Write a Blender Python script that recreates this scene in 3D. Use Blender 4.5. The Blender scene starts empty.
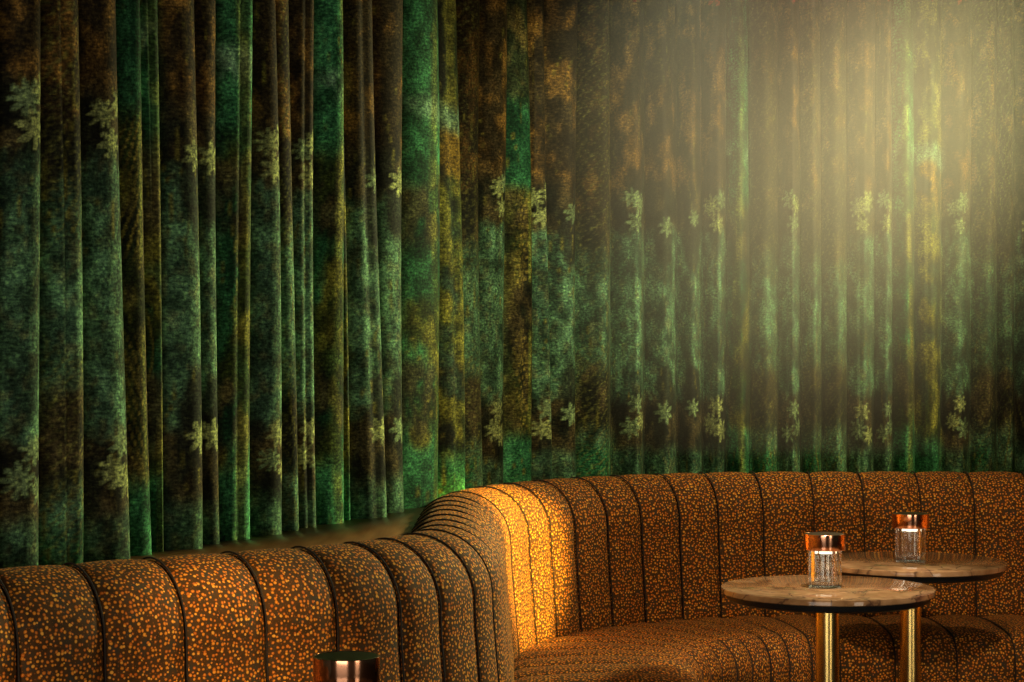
import bpy, bmesh, math, random
import numpy as np
from mathutils import Vector

random.seed(7); rng = np.random.default_rng(7)
scn = bpy.context.scene
C = scn.collection
CAM = 1.23                      # eye height
F = 2050.0                      # focal length in pixels of the 1024 px frame
PI = math.pi

# ------------------------------------------------------------------ tags
def tag(o, label=None, cat=None, group=None, kind=None):
    if label: o['label'] = label
    if cat: o['category'] = cat
    if group: o['group'] = group
    if kind: o['kind'] = kind
    return o

def empty(name, loc, rz=0.0):
    o = bpy.data.objects.new(name, None); C.objects.link(o)
    o.location = loc; o.rotation_euler = (0, 0, rz); o.empty_display_size = .05
    return o

def mesh_obj(name, me, mat, parent=None):
    o = bpy.data.objects.new(name, me); C.objects.link(o)
    if mat: me.materials.append(mat)
    if parent: o.parent = parent
    return o

def grid_mesh(name, V, UV=None, close_u=False, smooth=True):
    """V: (nu, nv, 3) array of points -> quad grid mesh, optional per-vertex uv"""
    nu, nv = V.shape[:2]
    idx = np.arange(nu*nv).reshape(nu, nv)
    if close_u: idx = np.concatenate([idx, idx[:1]], 0)
    q = np.stack([idx[:-1, :-1], idx[1:, :-1], idx[1:, 1:], idx[:-1, 1:]], -1).reshape(-1, 4)
    me = bpy.data.meshes.new(name)
    me.vertices.add(nu*nv); me.vertices.foreach_set('co', V.reshape(-1).astype(np.float32))
    me.loops.add(q.size); me.loops.foreach_set('vertex_index', q.reshape(-1).astype(np.int32))
    me.polygons.add(len(q))
    me.polygons.foreach_set('loop_start', (np.arange(len(q))*4).astype(np.int32))
    me.polygons.foreach_set('loop_total', np.full(len(q), 4, np.int32))
    if UV is not None:
        l = me.uv_layers.new(name='UVMap')
        l.data.foreach_set('uv', UV.reshape(-1, 2)[q.reshape(-1)].reshape(-1).astype(np.float32))
    me.update(calc_edges=True); me.validate()
    if smooth: me.polygons.foreach_set('use_smooth', np.ones(len(me.polygons), bool))
    return me

def bm_mesh(name, bm, smooth_angle=None):
    bmesh.ops.recalc_face_normals(bm, faces=bm.faces[:])
    me = bpy.data.meshes.new(name); bm.to_mesh(me); bm.free()
    if smooth_angle is not None:
        me.polygons.foreach_set('use_smooth', np.ones(len(me.polygons), bool))
        try: me.set_sharp_from_angle(angle=smooth_angle)
        except Exception: pass
    return me

def lathe(name, prof, n=96, rfun=None, cap=True):
    """prof: list of (r, z) from bottom to top; closed with discs"""
    bm = bmesh.new(); rings = []
    for r, z in prof:
        if r < 1e-6:
            rings.append([bm.verts.new((0, 0, z))]); continue
        ring = []
        for k in range(n):
            a = 2*PI*k/n
            rr = r*(rfun(a) if rfun else 1)
            ring.append(bm.verts.new((rr*math.cos(a), rr*math.sin(a), z)))
        rings.append(ring)
    for A, B in zip(rings[:-1], rings[1:]):
        for k in range(n):
            k2 = (k+1) % n
            if len(A) == 1 and len(B) == 1: continue
            if len(A) == 1: bm.faces.new((A[0], B[k], B[k2]))
            elif len(B) == 1: bm.faces.new((A[k], A[k2], B[0]))
            else: bm.faces.new((A[k], A[k2], B[k2], B[k]))
    return bm_mesh(name, bm, math.radians(35))

# ------------------------------------------------------------------ materials
def mat(name):
    m = bpy.data.materials.new(name); m.use_nodes = True
    nt = m.node_tree; b = nt.nodes['Principled BSDF']
    return m, nt, b
def node(nt, t, **kw):
    n = nt.nodes.new(t)
    for k, v in kw.items():
        if k in n.inputs.keys() if isinstance(k, str) else False: n.inputs[k].default_value = v
        else: setattr(n, k, v)
    return n
def ramp(nt, stops, interp='LINEAR'):
    r = nt.nodes.new('ShaderNodeValToRGB'); r.color_ramp.interpolation = interp
    e = r.color_ramp.elements
    while len(e) < len(stops): e.new(.5)
    for x, (p, c) in zip(e, stops):
        x.position = p; x.color = (*c, 1) if len(c) == 3 else c
    return r
def math_node(nt, op, a, b=None, clamp=False):
    n = nt.nodes.new('ShaderNodeMath'); n.operation = op; n.use_clamp = clamp
    for i, v in enumerate((a, b)):
        if v is None: continue
        if isinstance(v, (int, float)): n.inputs[i].default_value = v
        else: nt.links.new(v, n.inputs[i])
    return n.outputs[0]
def mixc(nt, fac, a, b, mode='MIX'):
    n = nt.nodes.new('ShaderNodeMix'); n.data_type = 'RGBA'; n.blend_type = mode
    for i, v in ((0, fac), (6, a), (7, b)):
        if isinstance(v, (int, float)): n.inputs[i].default_value = v
        elif isinstance(v, tuple): n.inputs[i].default_value = (*v, 1)
        else: nt.links.new(v, n.inputs[i])
    return n.outputs[2]

def simple(name, col, rough=.5, metal=0.0, noise=0.0, scale=20):
    m, nt, b = mat(name)
    b.inputs['Roughness'].default_value = rough; b.inputs['Metallic'].default_value = metal
    if noise:
        tc = nt.nodes.new('ShaderNodeTexCoord')
        n = nt.nodes.new('ShaderNodeTexNoise'); n.inputs['Scale'].default_value = scale; n.inputs['Detail'].default_value = 5
        nt.links.new(tc.outputs['Object'], n.inputs['Vector'])
        r = ramp(nt, [(.3, tuple(c*(1-noise) for c in col)), (.7, tuple(min(1, c*(1+noise)) for c in col))])
        nt.links.new(n.outputs['Fac'], r.inputs['Fac']); nt.links.new(r.outputs['Color'], b.inputs['Base Color'])
    else: b.inputs['Base Color'].default_value = (*col, 1)
    return m

def dotted_fabric():
    m, nt, b = mat('dotted_velvet'); L = nt.links.new
    uv = nt.nodes.new('ShaderNodeUVMap'); uv.uv_map = 'UVMap'
    wn = nt.nodes.new('ShaderNodeTexNoise'); wn.inputs['Scale'].default_value = 60
    L(uv.outputs['UV'], wn.inputs['Vector'])
    wv = nt.nodes.new('ShaderNodeVectorMath'); wv.operation = 'MULTIPLY_ADD'
    L(wn.outputs['Color'], wv.inputs[0]); wv.inputs[1].default_value = (.004, .004, 0); L(uv.outputs['UV'], wv.inputs[2])
    def vor(scale, rnd):
        v = nt.nodes.new('ShaderNodeTexVoronoi'); v.voronoi_dimensions = '2D'; v.feature = 'F1'
        v.inputs['Scale'].default_value = scale; v.inputs['Randomness'].default_value = rnd
        L(wv.outputs[0], v.inputs['Vector']); return v
    v1 = vor(128, .85); v2 = vor(240, 1.0)
    sep = nt.nodes.new('ShaderNodeSeparateColor'); L(v1.outputs['Color'], sep.inputs[0])
    sep2 = nt.nodes.new('ShaderNodeSeparateColor'); L(v2.outputs['Color'], sep2.inputs[0])
    # dot radius varies from cell to cell
    rad = math_node(nt, 'MULTIPLY_ADD', sep.outputs[0], .16); rad.node.inputs[2].default_value = .25
    d1 = math_node(nt, 'SUBTRACT', rad, v1.outputs['Distance'])
    d1 = math_node(nt, 'MULTIPLY', d1, 9.0, True)
    cen = math_node(nt, 'MULTIPLY', math_node(nt, 'SUBTRACT', .16, v1.outputs['Distance']), 7.0, True)
    rad2 = math_node(nt, 'SUBTRACT', math_node(nt, 'MULTIPLY', sep2.outputs[0], .5), .17)
    d2 = math_node(nt, 'MULTIPLY', math_node(nt, 'SUBTRACT', rad2, v2.outputs['Distance']), 9.0, True)
    bn = nt.nodes.new('ShaderNodeTexNoise'); bn.inputs['Scale'].default_value = 45; bn.inputs['Detail'].default_value = 4
    L(uv.outputs['UV'], bn.inputs['Vector'])
    base = ramp(nt, [(.32, (.042, .023, .008)), (.5, (.080, .034, .008)), (.68, (.040, .036, .024))])
    L(bn.outputs['Fac'], base.inputs['Fac'])
    dot = ramp(nt, [(0, (.48, .10, .004)), (.4, (.62, .17, .008)), (.75, (.72, .24, .012)), (1, (.85, .40, .05))])
    L(sep.outputs[1], dot.inputs['Fac'])
    c = mixc(nt, math_node(nt, 'MULTIPLY', d2, .55), base.outputs['Color'], (.33, .10, .012))
    c = mixc(nt, d1, c, dot.outputs['Color'])
    c = mixc(nt, math_node(nt, 'MULTIPLY', cen, .45), c, (.98, .62, .18))
    L(c, b.inputs['Base Color'])
    b.inputs['Roughness'].default_value = .8
    b.inputs['Sheen Weight'].default_value = .03; b.inputs['Sheen Roughness'].default_value = .4; b.inputs['Specular IOR Level'].default_value = .2
    b.inputs['Sheen Tint'].default_value = (1, .7, .4, 1)
    bp = nt.nodes.new('ShaderNodeBump'); bp.inputs['Strength'].default_value = .35; bp.inputs['Distance'].default_value = .002
    L(d1, bp.inputs['Height']); L(bp.outputs[0], b.inputs['Normal'])
    return m

def curtain_cloth():
    m, nt, b = mat('printed_velvet'); L = nt.links.new
    at = nt.nodes.new('ShaderNodeAttribute'); at.attribute_name = 'print'
    uv = nt.nodes.new('ShaderNodeUVMap'); uv.uv_map = 'UVMap'
    n1 = nt.nodes.new('ShaderNodeTexNoise'); n1.inputs['Scale'].default_value = 120; n1.inputs['Detail'].default_value = 6; n1.inputs['Roughness'].default_value = .72
    L(uv.outputs['UV'], n1.inputs['Vector'])
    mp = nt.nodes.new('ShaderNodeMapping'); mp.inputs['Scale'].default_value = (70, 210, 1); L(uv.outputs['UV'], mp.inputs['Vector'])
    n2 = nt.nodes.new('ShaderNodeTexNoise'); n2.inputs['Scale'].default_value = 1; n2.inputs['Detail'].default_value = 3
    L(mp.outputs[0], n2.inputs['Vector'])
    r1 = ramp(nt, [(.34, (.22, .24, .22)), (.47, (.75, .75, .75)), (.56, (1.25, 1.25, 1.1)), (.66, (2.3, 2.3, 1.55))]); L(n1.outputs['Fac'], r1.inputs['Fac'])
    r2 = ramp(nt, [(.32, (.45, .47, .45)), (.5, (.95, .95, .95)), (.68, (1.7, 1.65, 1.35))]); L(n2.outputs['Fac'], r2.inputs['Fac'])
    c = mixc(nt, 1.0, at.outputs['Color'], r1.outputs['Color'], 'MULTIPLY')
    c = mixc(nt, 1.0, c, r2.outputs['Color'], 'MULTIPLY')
    L(c, b.inputs['Base Color'])
    b.inputs['Roughness'].default_value = .75
    b.inputs['Sheen Weight'].default_value = .015; b.inputs['Sheen Roughness'].default_value = .3
    b.inputs['Sheen Tint'].default_value = (.75, 1, .5, 1)
    b.inputs['Specular IOR Level'].default_value = .08
    bp = nt.nodes.new('ShaderNodeBump'); bp.inputs['Strength'].default_value = .25; bp.inputs['Distance'].default_value = .003
    L(n1.outputs['Fac'], bp.inputs['Height']); L(bp.outputs[0], b.inputs['Normal'])
    return m

def marble():
    m, nt, b = mat('brown_marble'); L = nt.links.new
    tc = nt.nodes.new('ShaderNodeTexCoord')
    oi = nt.nodes.new('ShaderNodeObjectInfo')
    off = nt.nodes.new('ShaderNodeVectorMath'); off.operation = 'ADD'
    L(tc.outputs['Object'], off.inputs[0]); L(oi.outputs['Location'], off.inputs[1])
    wn = nt.nodes.new('ShaderNodeTexNoise'); wn.inputs['Scale'].default_value = 5; wn.inputs['Detail'].default_value = 6
    L(off.outputs[0], wn.inputs['Vector'])
    wv = nt.nodes.new('ShaderNodeVectorMath'); wv.operation = 'MULTIPLY_ADD'
    L(wn.outputs['Color'], wv.inputs[0]); wv.inputs[1].default_value = (.28, .28, .28); L(off.outputs[0], wv.inputs[2])
    v = nt.nodes.new('ShaderNodeTexVoronoi'); v.feature = 'DISTANCE_TO_EDGE'; v.inputs['Scale'].default_value = 9
    L(wv.outputs[0], v.inputs['Vector'])
    n = nt.nodes.new('ShaderNodeTexNoise'); n.inputs['Scale'].default_value = 9; n.inputs['Detail'].default_value = 8
    L(wv.outputs[0], n.inputs['Vector'])
    base = ramp(nt, [(.3, (.12, .065, .035)), (.45, (.30, .17, .085)), (.58, (.44, .27, .15)), (.7, (.20, .10, .07))])
    L(n.outputs['Fac'], base.inputs['Fac'])
    ed = ramp(nt, [(0, (1, 1, 1)), (.035, (0, 0, 0))]); L(v.outputs['Distance'], ed.inputs['Fac'])
    c = mixc(nt, math_node(nt, 'MULTIPLY', ed.outputs['Color'], .75), base.outputs['Color'], (.035, .015, .018))
    L(c, b.inputs['Base Color']); b.inputs['Roughness'].default_value = .07
    b.inputs['Specular IOR Level'].default_value = .4
    return m

def wood(name, c0, c1, rough=.45):
    m, nt, b = mat(name); L = nt.links.new
    tc = nt.nodes.new('ShaderNodeTexCoord')
    mp = nt.nodes.new('ShaderNodeMapping'); mp.inputs['Scale'].default_value = (40, 4, 40); mp.inputs['Rotation'].default_value = (0, 0, math.radians(25))
    L(tc.outputs['Object'], mp.inputs['Vector'])
    n = nt.nodes.new('ShaderNodeTexNoise'); n.inputs['Scale'].default_value = 1.2; n.inputs['Detail'].default_value = 6
    L(mp.outputs[0], n.inputs['Vector'])
    r = ramp(nt, [(.3, c0), (.7, c1)]); L(n.outputs['Fac'], r.inputs['Fac'])
    L(r.outputs['Color'], b.inputs['Base Color']); b.inputs['Roughness'].default_value = rough
    return m

def glass_mat():
    m, nt, b = mat('clear_crystal')
    b.inputs['Base Color'].default_value = (.97, 1.0, .97, 1)
    b.inputs['Transmission Weight'].default_value = 1; b.inputs['Roughness'].default_value = .02; b.inputs['IOR'].default_value = 1.48
    return m

def led_mat():
    m, nt, b = mat('warm_diffuser')
    b.inputs['Base Color'].default_value = (.9, .88, .8, 1)
    b.inputs['Emission Color'].default_value = (1, .90, .68, 1); b.inputs['Emission Strength'].default_value = 1.6
    return m
def metal_mat(name, col, rough):
    m, nt, b = mat(name); L = nt.links.new
    b.inputs['Base Color'].default_value = (*col, 1); b.inputs['Metallic'].default_value = 1
    tc = nt.nodes.new('ShaderNodeTexCoord')
    n = nt.nodes.new('ShaderNodeTexNoise'); n.inputs['Scale'].default_value = 30
    L(tc.outputs['Object'], n.inputs['Vector'])
    mr = nt.nodes.new('ShaderNodeMapRange'); mr.inputs['To Min'].default_value = rough*.8; mr.inputs['To Max'].default_value = rough*1.2
    L(n.outputs['Fac'], mr.inputs['Value']); L(mr.outputs[0], b.inputs['Roughness'])
    return m

M = dict(
    fabric=dotted_fabric(), cloth=curtain_cloth(), marble=marble(),
    ledge=wood('ledge_wood', (.10, .045, .014), (.20, .10, .035), .35),
    copper=metal_mat('copper', (.92, .46, .28), .13), brass=metal_mat('brass', (.92, .66, .22), .24),
    glass=glass_mat(), black=simple('black_metal', (.012, .012, .013), .35, 0, .2), dark_cap=simple('dark_lacquer', (.030, .018, .012), .3, 0, .2),
    core=simple('seam_cloth', (.018, .010, .006), .9, 0, .3, 200), plinth=simple('plinth_paint', (.012, .010, .009), .6, 0, .3),
    wall=simple('dark_green_plaster', (.018, .026, .018), .8, 0, .25, 8), ceiling=simple('ceiling_paint', (.03, .032, .028), .9, 0, .2, 6),
    floor=wood('floor_wood', (.03, .018, .010), (.07, .04, .02), .4),
    led=led_mat(), rail=simple('rail_metal', (.02, .02, .02), .4, .8, .1),
)

# ------------------------------------------------------------------ plan curves
class Path:
    def __init__(self, pts):
        self.p = np.array(pts, float)
        d = np.linalg.norm(np.diff(self.p, axis=0), axis=1)
        self.s = np.concatenate([[0], np.cumsum(d)]); self.L = self.s[-1]
    def at(self, s):
        s = np.asarray(s, float)
        x = np.interp(s, self.s, self.p[:, 0]); y = np.interp(s, self.s, self.p[:, 1])
        return np.stack([x, y], -1)
    def normal(self, s, e=.012):                 # to the right of travel = into the room
        t = self.at(np.clip(np.asarray(s)+e, 0, self.L)) - self.at(np.clip(np.asarray(s)-e, 0, self.L))
        t /= np.linalg.norm(t, axis=-1, keepdims=True)
        return np.stack([t[..., 1], -t[..., 0]], -1)
    def seen(self, px):                          # arc length whose sight line is at pixel column px
        u = (px-512)/F; ss = np.linspace(0, self.L, 6000); q = self.at(ss)
        return ss[np.argmin(np.abs(q[:, 0]-u*q[:, 1]))]

def line(a, b, n=60):
    return [tuple(np.array(a)+(np.array(b)-np.array(a))*k/n) for k in range(n)]
def arc(cx, cy, R, a0, a1, n=80):
    return [(cx+R*math.cos(a0+(a1-a0)*k/n), cy+R*math.sin(a0+(a1-a0)*k/n)) for k in range(n)]
h = math.radians(38)
P1 = (-.27, 3.48)
cx, cy = P1[0]-.7*math.sin(h), P1[1]+.7*math.cos(h)
X1 = cx+.7
pts = line((P1[0]-1.75*math.cos(h), P1[1]-1.75*math.sin(h)), P1)
pts += arc(cx, cy, .7, h-PI/2, 0)
pts += line((X1, cy), (X1, 4.7))
pts += arc(X1+.8, 4.7, .8, PI, PI/2)
pts += line((X1+.8, 5.5), (X1+1.3, 5.5))
pts += arc(X1+1.3, 4.7, .8, PI/2, 0)
pts += line((X1+2.1, 4.7), (X1+2.1, 3.9)) + [(X1+2.1, 3.9)]
sofa = Path(pts)

# ------------------------------------------------------------------ banquette
def back_profile():
    zt = CAM-.365; r = .115; rb = .075
    P = [(0.0, .40), (-.004, .46), (-.010, .54), (-.017, .62), (-.024, .70)]
    c = (-.026-r, zt-r)
    for k in range(0, 13):
        a = math.radians(4)+(PI/2-math.radians(4))*k/12
        P.append((c[0]+r*math.cos(a), c[1]+r*math.sin(a)))
    for k in range(1, 9):
        a = PI/2*k/8
        P.append((c[0]-rb*math.sin(a), zt-rb+rb*math.cos(a)))
    e = P[-1][0]
    P += [(e, zt-.2), (e, .5), (e, .2)]
    return P
def seat_profile():
    P = [(-.02, .478), (.03, .488), (.10, .494), (.18, .497), (.26, .497), (.31, .495), (.350, .492)]
    r = .070; c = (.350, .492-r)
    for k in range(1, 10):
        a = PI/2*k/9
        P.append((c[0]+r*math.sin(a), c[1]+r*math.cos(a)))
    P += [(.418, .36), (.412, .26), (.40, .19), (.36, .16)]
    return P
def densify(P, step=.012):
    P = np.array(P); out = [P[0]]
    for a, b in zip(P[:-1], P[1:]):
        k = max(1, int(np.linalg.norm(b-a)/step))
        for i in range(1, k+1): out.append(a+(b-a)*i/k)
    return np.array(out)
def sweep(prof, s0, s1, nu, puff, pin=0.0, flip=False, inset=0.0):
    """sweep a profile (n, z) along the sofa curve between two seams; the padding bulges between them"""
    Q = densify(prof); t = np.gradient(Q, axis=0); t /= np.linalg.norm(t, axis=1, keepdims=True)
    N = np.stack([t[:, 1], -t[:, 0]], -1)
    if flip: N = -N
    v = np.concatenate([[0], np.cumsum(np.linalg.norm(np.diff(Q, axis=0), axis=1))])
    tt = np.linspace(0, 1, nu); ss = s0+(s1-s0)*tt
    b = sofa.at(ss); nn = sofa.normal(ss)
    bulge = puff*np.power(np.clip(1-np.abs(2*tt-1)**2.4, 0, 1), .62)-inset
    end = np.clip(np.minimum(v, v[-1]-v)/.05, 0, 1)**.5
    if not flip: end = end*(1-.5*np.clip((.0-Q[:, 0]-.05)/.08, 0, 1))
    D = bulge[:, None]*end[None, :] if puff else np.full((nu, len(Q)), -inset)
    n = Q[None, :, 0]+N[None, :, 0]*D; z = Q[None, :, 1]+N[None, :, 1]*D
    V = np.empty((nu, len(Q), 3))
    V[..., 0] = b[:, None, 0]+nn[:, None, 0]*n; V[..., 1] = b[:, None, 1]+nn[:, None, 1]*n; V[..., 2] = z
    UV = np.stack(np.broadcast_arrays(ss[:, None], v[None, :]), -1)
    return V, UV

bq = empty('banquette_sofa', (0, 0, 0))
tag(bq, 'long winding channel-tufted banquette in dark brown velvet with small orange dots', 'sofa')
# seams every ~14 cm, matching the ones seen on the near and far stretch
near = [sofa.seen(p) for p in (24, 111, 193, 273, 344.5, 409, 450, 485, 503)]
far = [sofa.seen(p) for p in (519, 537, 558, 582, 614, 647, 684, 722, 766, 815, 866, 923, 977)]
seams = [near[0]-.1435*k for k in range(9, 0, -1)]+near
gap = far[0]-near[-1]; m_ = max(1, round(gap/.13))
seams += [near[-1]+gap*k/m_ for k in range(1, m_)]+far
seams += [far[-1]+.14*k for k in range(1, 40)]
seams = [s for s in seams if .02 < s < sofa.L-.02]
BP, SP = back_profile(), seat_profile()
def core_mesh(name, prof, flip, inset, close):
    V, UV = sweep(prof, seams[0], seams[-1], 260, 0, flip=flip, inset=inset)
    return grid_mesh(name, V, UV)
back = mesh_obj('backrest', core_mesh('backrest', BP, False, .014, True), M['core'], bq)
seat = mesh_obj('seat', core_mesh('seat', SP, True, .014, True), M['core'], bq)
for i, (a, b_) in enumerate(zip(seams[:-1], seams[1:])):
    V, UV = sweep(BP, a+.0014, b_-.0014, 19, .0125)
    mesh_obj('back_channel', grid_mesh('back_channel', V, UV), M['fabric'], back)
    V, UV = sweep(SP, a+.0014, b_-.0014, 19, .012, flip=True)
    mesh_obj('seat_channel', grid_mesh('seat_channel', V, UV), M['fabric'], seat)
V, UV = sweep([(.02, .0), (.27, .0), (.27, .165), (.02, .165)], seams[0], seams[-1], 200, 0, flip=True)
mesh_obj('plinth', grid_mesh('plinth', V, UV, smooth=False), M['plinth'], bq)
def shade_cord_mesh(prof, s, off, flip):
    Q = densify(prof, .02); t = np.gradient(Q, axis=0); t /= np.linalg.norm(t, axis=1, keepdims=True)
    N = np.stack([t[:, 1], -t[:, 0]], -1)*(-1 if flip else 1)
    b = sofa.at(s); nn = sofa.normal(s); tg = np.array([-nn[1], nn[0]]); V = np.empty((8, len(Q), 3))
    for k in range(8):
        a = 2*PI*k/8; r = .0017
        n = Q[:, 0]+N[:, 0]*(off+r*math.sin(a)); z = Q[:, 1]+N[:, 1]*(off+r*math.sin(a)); d = r*math.cos(a)
        V[k, :, 0] = b[0]+nn[0]*n+tg[0]*d; V[k, :, 1] = b[1]+nn[1]*n+tg[1]*d; V[k, :, 2] = z
    return grid_mesh('seam_shade_cord', V, close_u=True)
for sv in seams[1:-1]:  # added dark cords stand in for the shade down the seam creases
    mesh_obj('seam_shade_cord', shade_cord_mesh(BP[:-2], sv, .0058, False), M['core'], back)
    mesh_obj('seam_shade_cord', shade_cord_mesh(SP, sv, .0038, True), M['core'], seat)
for k in (0, -1):                                   # upholstered end panels
    bm = bmesh.new(); b0 = sofa.at(seams[k]); n0 = sofa.normal(seams[k])
    for prof in (BP+[(0, .2)], SP+[(.02, .16)]):
        bm.faces.new([bm.verts.new((b0[0]+n0[0]*n, b0[1]+n0[1]*n, z)) for n, z in prof])
    mesh_obj('end_panel', bm_mesh('end_panel', bm), M['core'], bq)

# ------------------------------------------------------------------ curtains
def catmull(P, n=60):
    P = [np.array(p, float) for p in P]; P = [2*P[0]-P[1]]+P+[2*P[-1]-P[-2]]; out = []
    for a, b, c, d in zip(P[:-3], P[1:-2], P[2:-1], P[3:]):
        for k in range(n):
            t = k/n
            out.append(.5*((2*b)+(-a+c)*t+(2*a-5*b+4*c-d)*t*t+(-a+3*b-3*c+d)*t**3))
    return out+[P[-2]]
cpath = Path(catmull([(-1.45, 2.2), (-1.14, 2.8), (-.84, 3.43), (-.56, 4.05), (-.29, 4.7), (-.17, 5.15), (-.07, 5.52), (.1, 5.82), (.4, 5.97), (1.0, 6.0), (1.7, 6.0), (2.3, 6.0)]))

def vnoise(u, v, seed):                              # smooth value noise
    r = np.random.default_rng(seed); T = r.random((256, 256))
    iu = np.floor(u).astype(int); iv = np.floor(v).astype(int); fu = u-iu; fv = v-iv
    fu = fu*fu*(3-2*fu); fv = fv*fv*(3-2*fv)
    g = lambda a, b: T[a % 256, b % 256]
    return (g(iu, iv)*(1-fu)+g(iu+1, iv)*fu)*(1-fv)+(g(iu, iv+1)*(1-fu)+g(iu+1, iv+1)*fu)*fv
def fbm(u, v, seed, o=4):
    s = 0; a = .5; t = 0
    for k in range(o): s = s+a*vnoise(u*2**k, v*2**k, seed+k); t += a; a *= .55
    return s/t
def sst(e0, e1, x):
    t = np.clip((x-e0)/(e1-e0), 0, 1); return t*t*(3-2*t)
def lerp(a, b, t): return a+(np.asarray(b)-a)*t[..., None]

Z0 = CAM+.077                                       # the print mirrors about this height
def leafmask(u, z, cu, cz, R, rot, lobes=7):
    du, dz = (u-cu)*.72, z-cz; r = np.hypot(du, dz); a = np.arctan2(dz, du)+rot
    edge = R*(.36+.64*np.abs(np.cos(a*lobes/2))**1.3)
    return sst(-.0015, .002, edge-r)
def paint(kind, t, ul, uc, z, seed):
    """one fold width of the jungle print. t: 0..1 over the fold, ul: metres from fold centre, uc: metres along the cloth"""
    r = np.random.default_rng(seed)
    n1 = fbm(uc*22, z*16, 11); n2 = fbm(uc*60, z*50, 31); n3 = fbm(uc*9, z*7, 51)
    q = np.abs(z-Z0+(n3-.5)*.06)
    shp = t.shape+(3,)
    stone = lerp(np.broadcast_to(np.array((.028, .066, .040)), shp), (.075, .17, .095), sst(.35, .62, n1))
    stone = lerp(stone, (.10, .115, .055), sst(.5, .75, n2)*.6)
    dark = lerp(np.broadcast_to(np.array((.010, .012, .007)), shp), (.052, .042, .018), sst(.38, .68, n1))
    brown = lerp(np.broadcast_to(np.array((.022, .016, .007)), shp), (.125, .070, .018), sst(.45, .75, n1))
    emer = lerp(np.broadcast_to(np.array((.012, .060, .026)), shp), (.040, .185, .080), sst(.3, .68, n3*.5+n1*.5))
    moss = lerp(np.broadcast_to(np.array((.035, .055, .012)), shp), (.15, .15, .026), sst(.4, .66, n1))
    top = sst(.02, .06, z-Z0)                        # only the upper half carries the rusty browns
    col = stone
    band = sst(.085, .115, q)*(1-sst(.12, .15, q))
    col = lerp(col, (.018, .030, .016), band*.55*sst(.3, .6, n2))
    if kind in 'AL':
        col = lerp(col, dark, sst(.205, .26, q+(n2-.5)*.05))
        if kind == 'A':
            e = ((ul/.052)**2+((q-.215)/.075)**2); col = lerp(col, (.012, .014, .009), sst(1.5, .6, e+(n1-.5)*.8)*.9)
        col = lerp(col, brown, sst(.33, .40, q)*top)
        col = lerp(col, stone*.8, sst(.36, .42, q)*(1-top))
        col = lerp(col, brown*1.3, sst(.5, .58, q)*top)
    elif kind == 'B':
        col = lerp(emer*.75, moss*.6, sst(.42, .6, n3))
        col = lerp(col, dark, sst(.10, .16, q)*(1-sst(.25, .32, q))*.85*sst(.3, .5, n1))
        col = lerp(col, emer, sst(.30, .36, q))
        col = lerp(col, (.16, .30, .19), sst(.05, .0, np.abs(q-.47))*top*sst(.35, .55, n1)*.8)
        col = lerp(col, moss*1.2, sst(.030, .008, np.abs(ul+.01-.02*np.sin(z*5+seed)))*.55)
    elif kind == 'C':
        col = lerp(dark, moss, sst(.3, .6, n3)*.5)
        col = lerp(col, emer*(1-.55*top)[..., None], sst(.31, .37, q))
        fr = np.sin((q*1.0+np.abs(ul)*2.1)*150+n2*1.2)
        m = sst(.05, .09, q)*(1-sst(.30, .36, q))*sst(.085, .05, np.abs(ul)+(q-.19)*.10)
        col = lerp(col, (.17, .135, .028), sst(.45, .85, fr)*m*.7)
        col = lerp(col, (.12, .14, .03), sst(.012, .004, np.abs(ul))*m*.8)
        col = lerp(col, brown, sst(.55, .62, q)*top*.7)
    elif kind == 'D':
        col = lerp(col, dark, sst(.12, .2, q+(n1-.5)*.10)*(1-sst(.30, .38, q)*(1-top)))
        col = lerp(col, brown, sst(.25, .33, q)*top)
        col = lerp(col, emer*.6, sst(.34, .4, q)*(1-top)*sst(.4, .6, n3))
        gr = np.abs(np.sin((uc*1.3+z*.8)*95+n3*9)); gr2 = np.abs(np.sin((uc*1.1-z*.9)*80+n3*11))
        col = lerp(col, (.11, .115, .030), sst(.97, .995, np.maximum(gr, gr2))*.55*sst(.06, .12, q))
    elif kind == 'Y':
        col = lerp(dark, moss*.95, sst(.35, .55, n3*.4+n1*.6))
        col = lerp(col, (.20, .12, .015), sst(.28, .36, q)*(1-sst(.42, .48, q))*top*.9*sst(.35, .55, n1))
        col = lerp(col, stone, sst(.5, .3, n1)*.6*sst(.28, .2, q))
        col = lerp(col, emer, sst(.33, .40, q)*(1-top))
        col = lerp(col, (.14, .26, .17), sst(.05, .01, np.abs(q-.47))*top*.8)
    col = col*(.55+.95*sst(.25, .75, fbm(uc*38, z*30, 91)))[..., None]
    # twigs and yellow grass blades
    gx = np.sin(uc*150+np.sin(z*21+seed)*2.2+n1*3)
    col = lerp(col, (.14, .13, .025), sst(.9, .99, gx)*sst(.55, .7, fbm(uc*14, z*9, 77))*.7)
    # pale leaf sprays at the mirrored heights
    if kind in 'AL':
        for sg in (1, -1):
            dz = (r.random()-.5)*.03
            for k in range(3 if kind == 'L' else 1):
                cu = (.004, .034, -.022)[k]+(r.random()-.5)*.016; cz = Z0+sg*(.270+dz+(0, .052, .070)[k])
                mk = leafmask(ul, z, cu, cz, .026+.010*r.random(), r.random()*6, 7+2*(k % 2))
                tone = (.26, .31, .12) if r.random() < .6 else (.16, .24, .115)
                col = lerp(col, tone, mk*(.45+.45*sst(.3, .6, n2)))
    # a few red blossoms high up
    if kind in 'LY':
        cz = CAM+1.0+.03*r.random(); mk = leafmask(ul, z, .01, cz, .03, r.random()*6, 5); col = lerp(col, (.35, .03, .02), mk)
    return col

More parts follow.
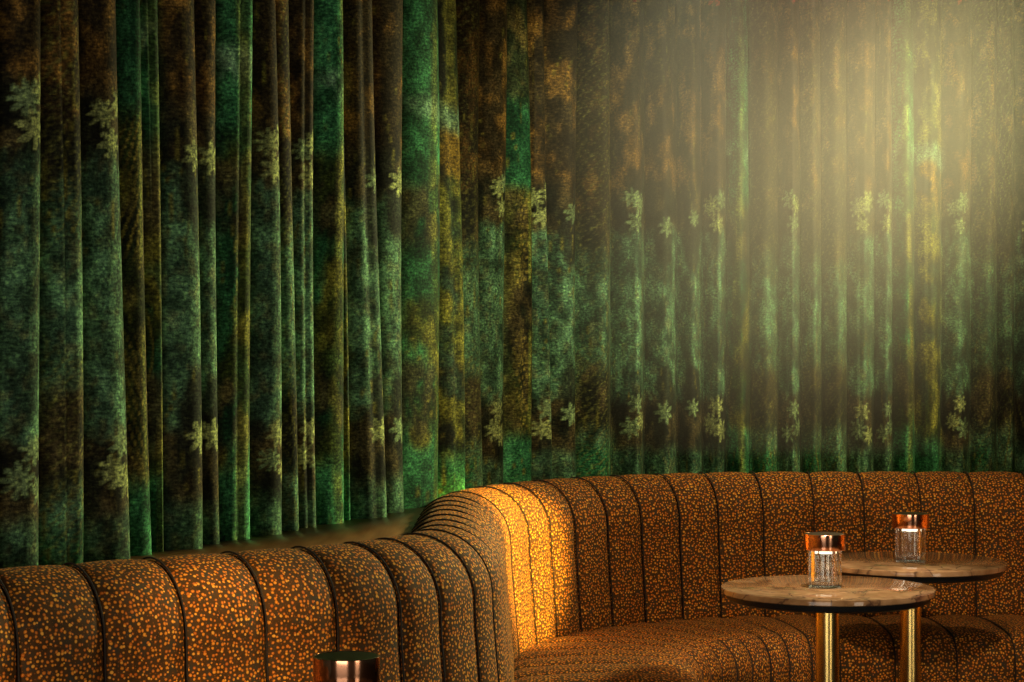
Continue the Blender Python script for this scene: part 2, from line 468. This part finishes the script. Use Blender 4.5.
def make_curtain(bounds, kinds, name, label, seed0, amp_fun, pw, n=30):
    """bounds: (arc length at the top, at the bottom) for each valley between folds"""
    zs = np.unique(np.concatenate([np.linspace(.03, .80, 12), np.linspace(.80, 2.36, 385), np.linspace(2.36, 2.68, 8)]))
    cols, prints, us = [], [], []
    uc0 = seed0*3.1
    zt = np.clip((zs-.9)/(1.9-.9), -.3, 1.4)
    for i, k in enumerate(kinds):
        sA = bounds[i][1]+(bounds[i][0]-bounds[i][1])*zt; sB = bounds[i+1][1]+(bounds[i+1][0]-bounds[i+1][1])*zt
        w = bounds[i+1][1]-bounds[i][1]
        amp = amp_fun(i, w); clothw = w*1.0+1.6*amp
        tt = np.linspace(0, 1, n)[:-1] if i < len(kinds)-1 else np.linspace(0, 1, n)
        T, Z = np.meshgrid(tt, zs, indexing='ij')
        tw = .5-.5*np.cos(PI*T); tw = .45*T+.55*tw     # closer columns near the valleys
        S = sA[None]+(sB-sA)[None]*tw
        wob = 1+.12*np.sin(Z*2.3+i*1.7)
        off = -.03+amp*np.power(np.clip(np.sin(PI*tw), 0, 1), pw)*wob
        # soft crease down a wide fold
        off += -.10*amp*np.exp(-((tw-.36-.05*np.sin(i*2.1))/.07)**2)*(1 if (i*7) % 3 == 0 else 0)
        p = cpath.at(S); nn = cpath.normal(S)
        V = np.stack([p[..., 0]+nn[..., 0]*off, p[..., 1]+nn[..., 1]*off, Z], -1)
        ul = (T-.5)*clothw; uc = uc0+T*clothw
        cols.append(V); us.append(np.stack([uc, Z], -1))
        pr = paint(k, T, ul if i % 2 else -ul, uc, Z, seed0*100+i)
        for j, ed in ((i-1, T), (i+1, 1-T)):         # neighbouring widths of the print melt into each other
            if 0 <= j < len(kinds):
                o2 = paint(kinds[j], T, -.5*clothw*np.sign(.5-T)*(1 if j % 2 else -1)*-1, uc, Z, seed0*100+j)
                pr = lerp(pr, o2, .5*sst(.20, 0, ed))
        prints.append(pr)
        uc0 += clothw
    V = np.concatenate(cols, 0); UV = np.concatenate(us, 0); PR = np.concatenate(prints, 0)
    me = grid_mesh(name, V, UV)
    a = me.color_attributes.new('print', 'FLOAT_COLOR', 'POINT')
    rgba = np.ones(V.shape[:2]+(4,), np.float32); rgba[..., :3] = np.clip(PR, 0, 1)
    a.data.foreach_set('color', rgba.reshape(-1))
    o = mesh_obj(name, me, M['cloth'])
    return tag(o, label, 'curtain')

LB = [(-62, -60), (-28, -22), (1, 0), (32, 39), (76, 78), (112, 123), (134, 151), (158, 163), (192, 195), (216, 216), (243, 248), (267, 276), (290, 293), (311, 313),
      (330, 340), (341, 347), (367, 375), (395, 397), (424, 430), (449, 449), (471, 471), (498, 501), (521, 526)]
LK = 'DALDDLCBAADDDDBYAABYDLC'[:len(LB)-1]
LK = ['D', 'A', 'L', 'D', 'L', 'C', 'B', 'A', 'A', 'B', 'L', 'D', 'L', 'B', 'Y', 'A', 'A', 'B', 'Y', 'D', 'L', 'C']
RB = [526, 546, 579, 615, 647, 679, 705, 728, 752, 780, 803, 824, 849, 876, 895, 917, 943, 972, 999, 1017, 1040, 1068, 1096, 1122, 1150]
RK = ['L', 'A', 'D', 'L', 'A', 'A', 'L', 'B', 'D', 'L', 'D', 'D', 'L', 'L', 'B', 'Y', 'L', 'D', 'D', 'A', 'B', 'D', 'L', 'D']
lb = [(cpath.seen(a), cpath.seen(b)) for a, b in LB]
rb = [(cpath.seen(a+random.uniform(-2, 2)), cpath.seen(a)) for a in RB]; rb[0] = lb[-1]
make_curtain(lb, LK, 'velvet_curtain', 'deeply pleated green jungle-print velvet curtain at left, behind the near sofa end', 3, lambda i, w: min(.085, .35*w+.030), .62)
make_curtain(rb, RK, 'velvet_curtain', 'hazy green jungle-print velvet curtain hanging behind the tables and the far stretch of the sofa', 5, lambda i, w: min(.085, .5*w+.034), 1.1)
rail_pts = [cpath.at(s) for s in np.linspace(lb[0][0], rb[-1][0], 120)]
V = np.array([[(p[0]-.012, p[1], 2.69), (p[0]+.012, p[1], 2.69), (p[0]+.012, p[1], 2.72), (p[0]-.012, p[1], 2.72), (p[0]-.012, p[1], 2.69)] for p in rail_pts])
tag(mesh_obj('curtain_rail', grid_mesh('curtain_rail', V, smooth=False), M['rail']), 'slim dark ceiling rail carrying both green curtains', 'curtain rail')

# ------------------------------------------------------------------ wooden ledge between sofa and left curtain
zl = CAM-.392
ss = np.linspace(seams[0], sofa.seen(560), 120)
fb = sofa.at(ss)+sofa.normal(ss)*(-.205)
cs = np.linspace(lb[0][1], cpath.seen(560), 120)
cb = cpath.at(cs)+cpath.normal(cs)*.0
V = np.zeros((120, 5, 3))
for j, (A, z) in enumerate(((fb, zl-.03), (fb, zl), (cb, zl), (cb, zl-.03), (fb, zl-.03))):
    V[:, j, :2] = A; V[:, j, 2] = z
tag(mesh_obj('wooden_ledge', grid_mesh('wooden_ledge', V, smooth=False), M['ledge']),
    'narrow brown wooden ledge between the near sofa back and the left curtain', 'ledge')

# ------------------------------------------------------------------ tables
ZT = CAM-.54
def table_meshes():
    R = .233
    top = lathe('marble_top', [(0, -.0135), (R-.002, -.0135), (R, -.0118), (R, -.0025), (R-.0006, -.0009), (R-.0022, 0), (0, 0)], 128)
    plate = lathe('underplate', [(0, -.030), (R-.022, -.030), (R-.012, -.026), (R-.008, -.0137), (0, -.0137)], 96)
    col = lathe('column', [(0, .012-ZT), (.0255, .012-ZT), (.0255, -.0302), (0, -.0302)], 64)
    collar = lathe('collar', [(.0257, -.045), (.045, -.036), (.045, -.0302), (.0257, -.0302)], 64)
    base = lathe('base', [(0, -ZT), (.165, -ZT), (.17, .003-ZT), (.17, .008-ZT), (.165, .012-ZT), (.03, .014-ZT), (0, .014-ZT)], 96)
    return top, plate, col, collar, base
TM = table_meshes()
for me, k in zip(TM, ('marble', 'black', 'brass', 'black', 'brass')): me.materials.append(M[k])
TN = ('marble_top', 'underplate', 'column', 'collar', 'base')
def lamp_meshes():
    n = 16
    fl = lambda a: 1-.085*(1-abs(math.cos(a*n/2)))
    g = .073/2; gi = g-.010; H = .083
    glass = lathe('glass_body', [(0, .0006), (g-.002, .0006), (g, .002), (g, H), (gi, H), (gi, .014), (0, .014)], n*10, None)
    # fluting of the outer wall only
    for v in glass.vertices:
        r = math.hypot(v.co.x, v.co.y)
        if r > g-.004:
            k = fl(math.atan2(v.co.y, v.co.x)); v.co.x *= k; v.co.y *= k
    c = .0452
    cap = lathe('cap', [(0, .082), (c-.006, .082), (c-.0005, .0825), (c, .0835), (c, .1168), (c-.0005, .1173), (c-.0016, .1174), (c-.0022, .1164), (0, .1164)], 96)
    disc = lathe('cap_top', [(0, .1165), (c-.0026, .1165), (c-.0032, .1170), (0, .1172)], 72)
    led = lathe('diffuser', [(0, .0745), (gi-.006, .0745), (gi-.005, .0755), (gi-.005, .0819), (0, .0819)], 48)
    for me, k in ((glass, 'glass'), (cap, 'copper'), (disc, 'dark_cap'), (led, 'led')): me.materials.append(M[k])
    return glass, cap, disc, led
LM = lamp_meshes(); LN = ('glass_body', 'cap', 'cap_top', 'diffuser')

def place(px, d): return ((px-512)/F*d, d)
tspots = [(place(827.5, 4.50), 'round brown marble side table on a brass column, nearest of the pair at right', 'copper-capped fluted glass lamp standing on the nearer marble table', 20),
          (place(910.5, 5.03), 'round brown marble side table on a brass column, partly behind the nearer marble table', 'copper-capped fluted glass lamp standing on the rear marble table', 140),
          (place(346.5, 2.754), 'round side table in front of the near sofa back, under the lowest lamp at left', 'copper-capped lamp at lower left, cut by the frame edge, before the near sofa back', 250)]
proto_t = proto_l = None
for (x, y), tl, ll, rz in tspots:
    t = empty('side_table', (x, y, 0), math.radians(rz)); tag(t, tl, 'table', 'round marble side tables')
    for nm, me in zip(TN, TM):
        o = bpy.data.objects.new(nm, me); C.objects.link(o); o.parent = t; o.location = (0, 0, ZT)
    l = empty('table_lamp', (x-(.006 if rz == 20 else 0), y, ZT), math.radians(rz*.37)); tag(l, ll, 'lamp', 'copper and glass table lamps')
    for nm, me in zip(LN, LM):
        o = bpy.data.objects.new(nm, me); C.objects.link(o)
        o.parent = l
        if nm == 'cap': o['label'] = 'polished copper cap'
        if nm == 'glass_body': o['label'] = 'clear fluted glass body'

# ------------------------------------------------------------------ room shell
def slab(name, corners, z0, z1, m):
    bm = bmesh.new()
    lo = [bm.verts.new((x, y, z0)) for x, y in corners]; hi = [bm.verts.new((x, y, z1)) for x, y in corners]
    n = len(corners)
    bm.faces.new(lo); bm.faces.new(hi)
    for k in range(n): bm.faces.new((lo[k], lo[(k+1) % n], hi[(k+1) % n], hi[k]))
    return tag(mesh_obj(name, bm_mesh(name, bm), m), kind='structure')
foot = [(-3.4, -3.0), (3.6, -3.0), (3.6, 6.4), (-.1, 6.4), (-3.4, -2.4)]
slab('floor', foot, -.05, 0, M['floor'])
slab('ceiling', foot, 2.75, 2.8, M['ceiling'])
slab('wall_back', [(-.2, 6.25), (3.6, 6.25), (3.6, 6.4), (-.2, 6.4)], 0, 2.75, M['wall'])
slab('wall_left', [(-1.9, 1.36), (-.15, 6.25), (-.3, 6.3), (-2.05, 1.42)], 0, 2.75, M['wall'])

# ------------------------------------------------------------------ haze
def haze():
    bm = bmesh.new(); bmesh.ops.create_cube(bm, size=1)
    lo = Vector((.06, 5.0, .93)); hi = Vector((1.75, 5.90, 2.68))
    for v in bm.verts: v.co = Vector([lo[i]+(hi[i]-lo[i])*(v.co[i]+.5) for i in range(3)])
    m = bpy.data.materials.new('sunlit_haze'); m.use_nodes = True; nt = m.node_tree; nt.nodes.clear(); L = nt.links.new
    out = nt.nodes.new('ShaderNodeOutputMaterial'); vs = nt.nodes.new('ShaderNodeVolumeScatter')
    vs.inputs['Color'].default_value = (1, .96, .84, 1); vs.inputs['Anisotropy'].default_value = .0
    tc = nt.nodes.new('ShaderNodeTexCoord')
    sub = nt.nodes.new('ShaderNodeVectorMath'); sub.operation = 'SUBTRACT'; sub.inputs[1].default_value = (.80, 5.50, 1.72); L(tc.outputs['Object'], sub.inputs[0])
    sc = nt.nodes.new('ShaderNodeVectorMath'); sc.operation = 'MULTIPLY'; sc.inputs[1].default_value = (1/.85, 1/.6, 1/1.1); L(sub.outputs[0], sc.inputs[0])
    ln = nt.nodes.new('ShaderNodeVectorMath'); ln.operation = 'LENGTH'; L(sc.outputs[0], ln.inputs[0])
    f = math_node(nt, 'SUBTRACT', 1.0, ln.outputs['Value'], True)
    f = math_node(nt, 'POWER', f, 1.2)
    L(math_node(nt, 'MULTIPLY', f, .68), vs.inputs['Density'])
    L(vs.outputs[0], out.inputs['Volume'])
    o = mesh_obj('haze', bm_mesh('haze', bm), m)
    tag(o, 'soft warm sunlit haze hanging in front of the far curtain at upper right', 'haze', kind='stuff')
    return o
haze()

# ------------------------------------------------------------------ lights
def aim(o, tgt):
    o.rotation_euler = (Vector(tgt)-o.location).to_track_quat('-Z', 'Y').to_euler()
def spot(name, loc, tgt, power, col, deg, blend=.6, size=.05):
    l = bpy.data.lights.new(name, 'SPOT'); l.energy = power; l.color = col; l.spot_size = math.radians(deg); l.spot_blend = blend; l.shadow_soft_size = size
    o = bpy.data.objects.new(name, l); C.objects.link(o); o.location = loc; aim(o, tgt); return o
def area(name, loc, tgt, power, col, sx, sy):
    l = bpy.data.lights.new(name, 'AREA'); l.shape = 'RECTANGLE'; l.size = sx; l.size_y = sy; l.energy = power; l.color = col
    o = bpy.data.objects.new(name, l); C.objects.link(o); o.location = loc; aim(o, tgt); return o
# daylight from the far right rakes along the left curtain's pleats
spot('side_light', (2.5, 5.72, 2.2), (-.5, 4.3, 1.08), 980, (1, .92, .46), 38, 1.0, .25)
# warm spots
spot('sofa_spot', (1.55, 4.15, 1.55), (.03, 4.97, .71), 850, (1, .66, .13), 15, .5, .04)
spot('right_sofa_fill', (1.6, 3.6, 2.6), (2.0, 4.9, .70), 1000, (1, .62, .18), 22, .6, .04)  # added, out of frame: lit sofa end gives the caps an orange edge
spot('near_spot', (-.35, 2.6, 2.6), (-.40, 3.40, .40), 270, (1, .64, .22), 15, .9)
spot('near_left_spot', (-1.0, 2.1, 2.6), (-.84, 3.05, .40), 250, (1, .64, .22), 15, .9)
spot('seat_spot', (.6, 3.0, 2.3), (.85, 5.4, .70), 78, (1, .70, .34), 55, .9)
spot('table_fill', (.75, 4.2, 2.65), (.76, 4.62, .69), 215, (1, .78, .52), 26, .9)  # added downlight to lighten the dark marble tops
# sunbeam in the haze, followed by the curtain fills
spot('beam', (.92, 5.35, 2.66), (.66, 5.6, 1.0), 52, (1, .74, .44), 80, 1.0, .08)
spot('curtain_corner_fill', (.55, 4.9, 2.66), (.22, 5.85, 1.45), 120, (1, .92, .55), 50, 1.0, .1)  # added fill, lifts the dim left part of the far curtain
spot('curtain_right_fill', (1.65, 4.95, 2.66), (.90, 5.95, 1.5), 330, (1, .86, .44), 46, 1.0, .1)  # added fill to brighten the far curtain's columns around the beam
# tall windows behind the camera
area('window_light', (-1.0, -.9, .8), (-1.0, 4.5, .8), 46, (1, .88, .72), 2.5, 1.5)
area('window_light', (2.95, -.7, .8), (.3, 3.0, .8), 24, (1, .84, .62), 1.0, 1.5)

w = bpy.data.worlds.new('World'); scn.world = w; w.use_nodes = True
w.node_tree.nodes['Background'].inputs[0].default_value = (.5, .55, .42, 1); w.node_tree.nodes['Background'].inputs[1].default_value = .018

cd = bpy.data.cameras.new('Camera'); cam = bpy.data.objects.new('Camera', cd); C.objects.link(cam)
cam.location = (0, 0, CAM); cam.rotation_euler = (PI/2, 0, 0)
cd.sensor_width = 36; cd.lens = F/1024*36; cd.clip_start = .05
scn.camera = cam
scn.view_settings.view_transform = 'Standard'
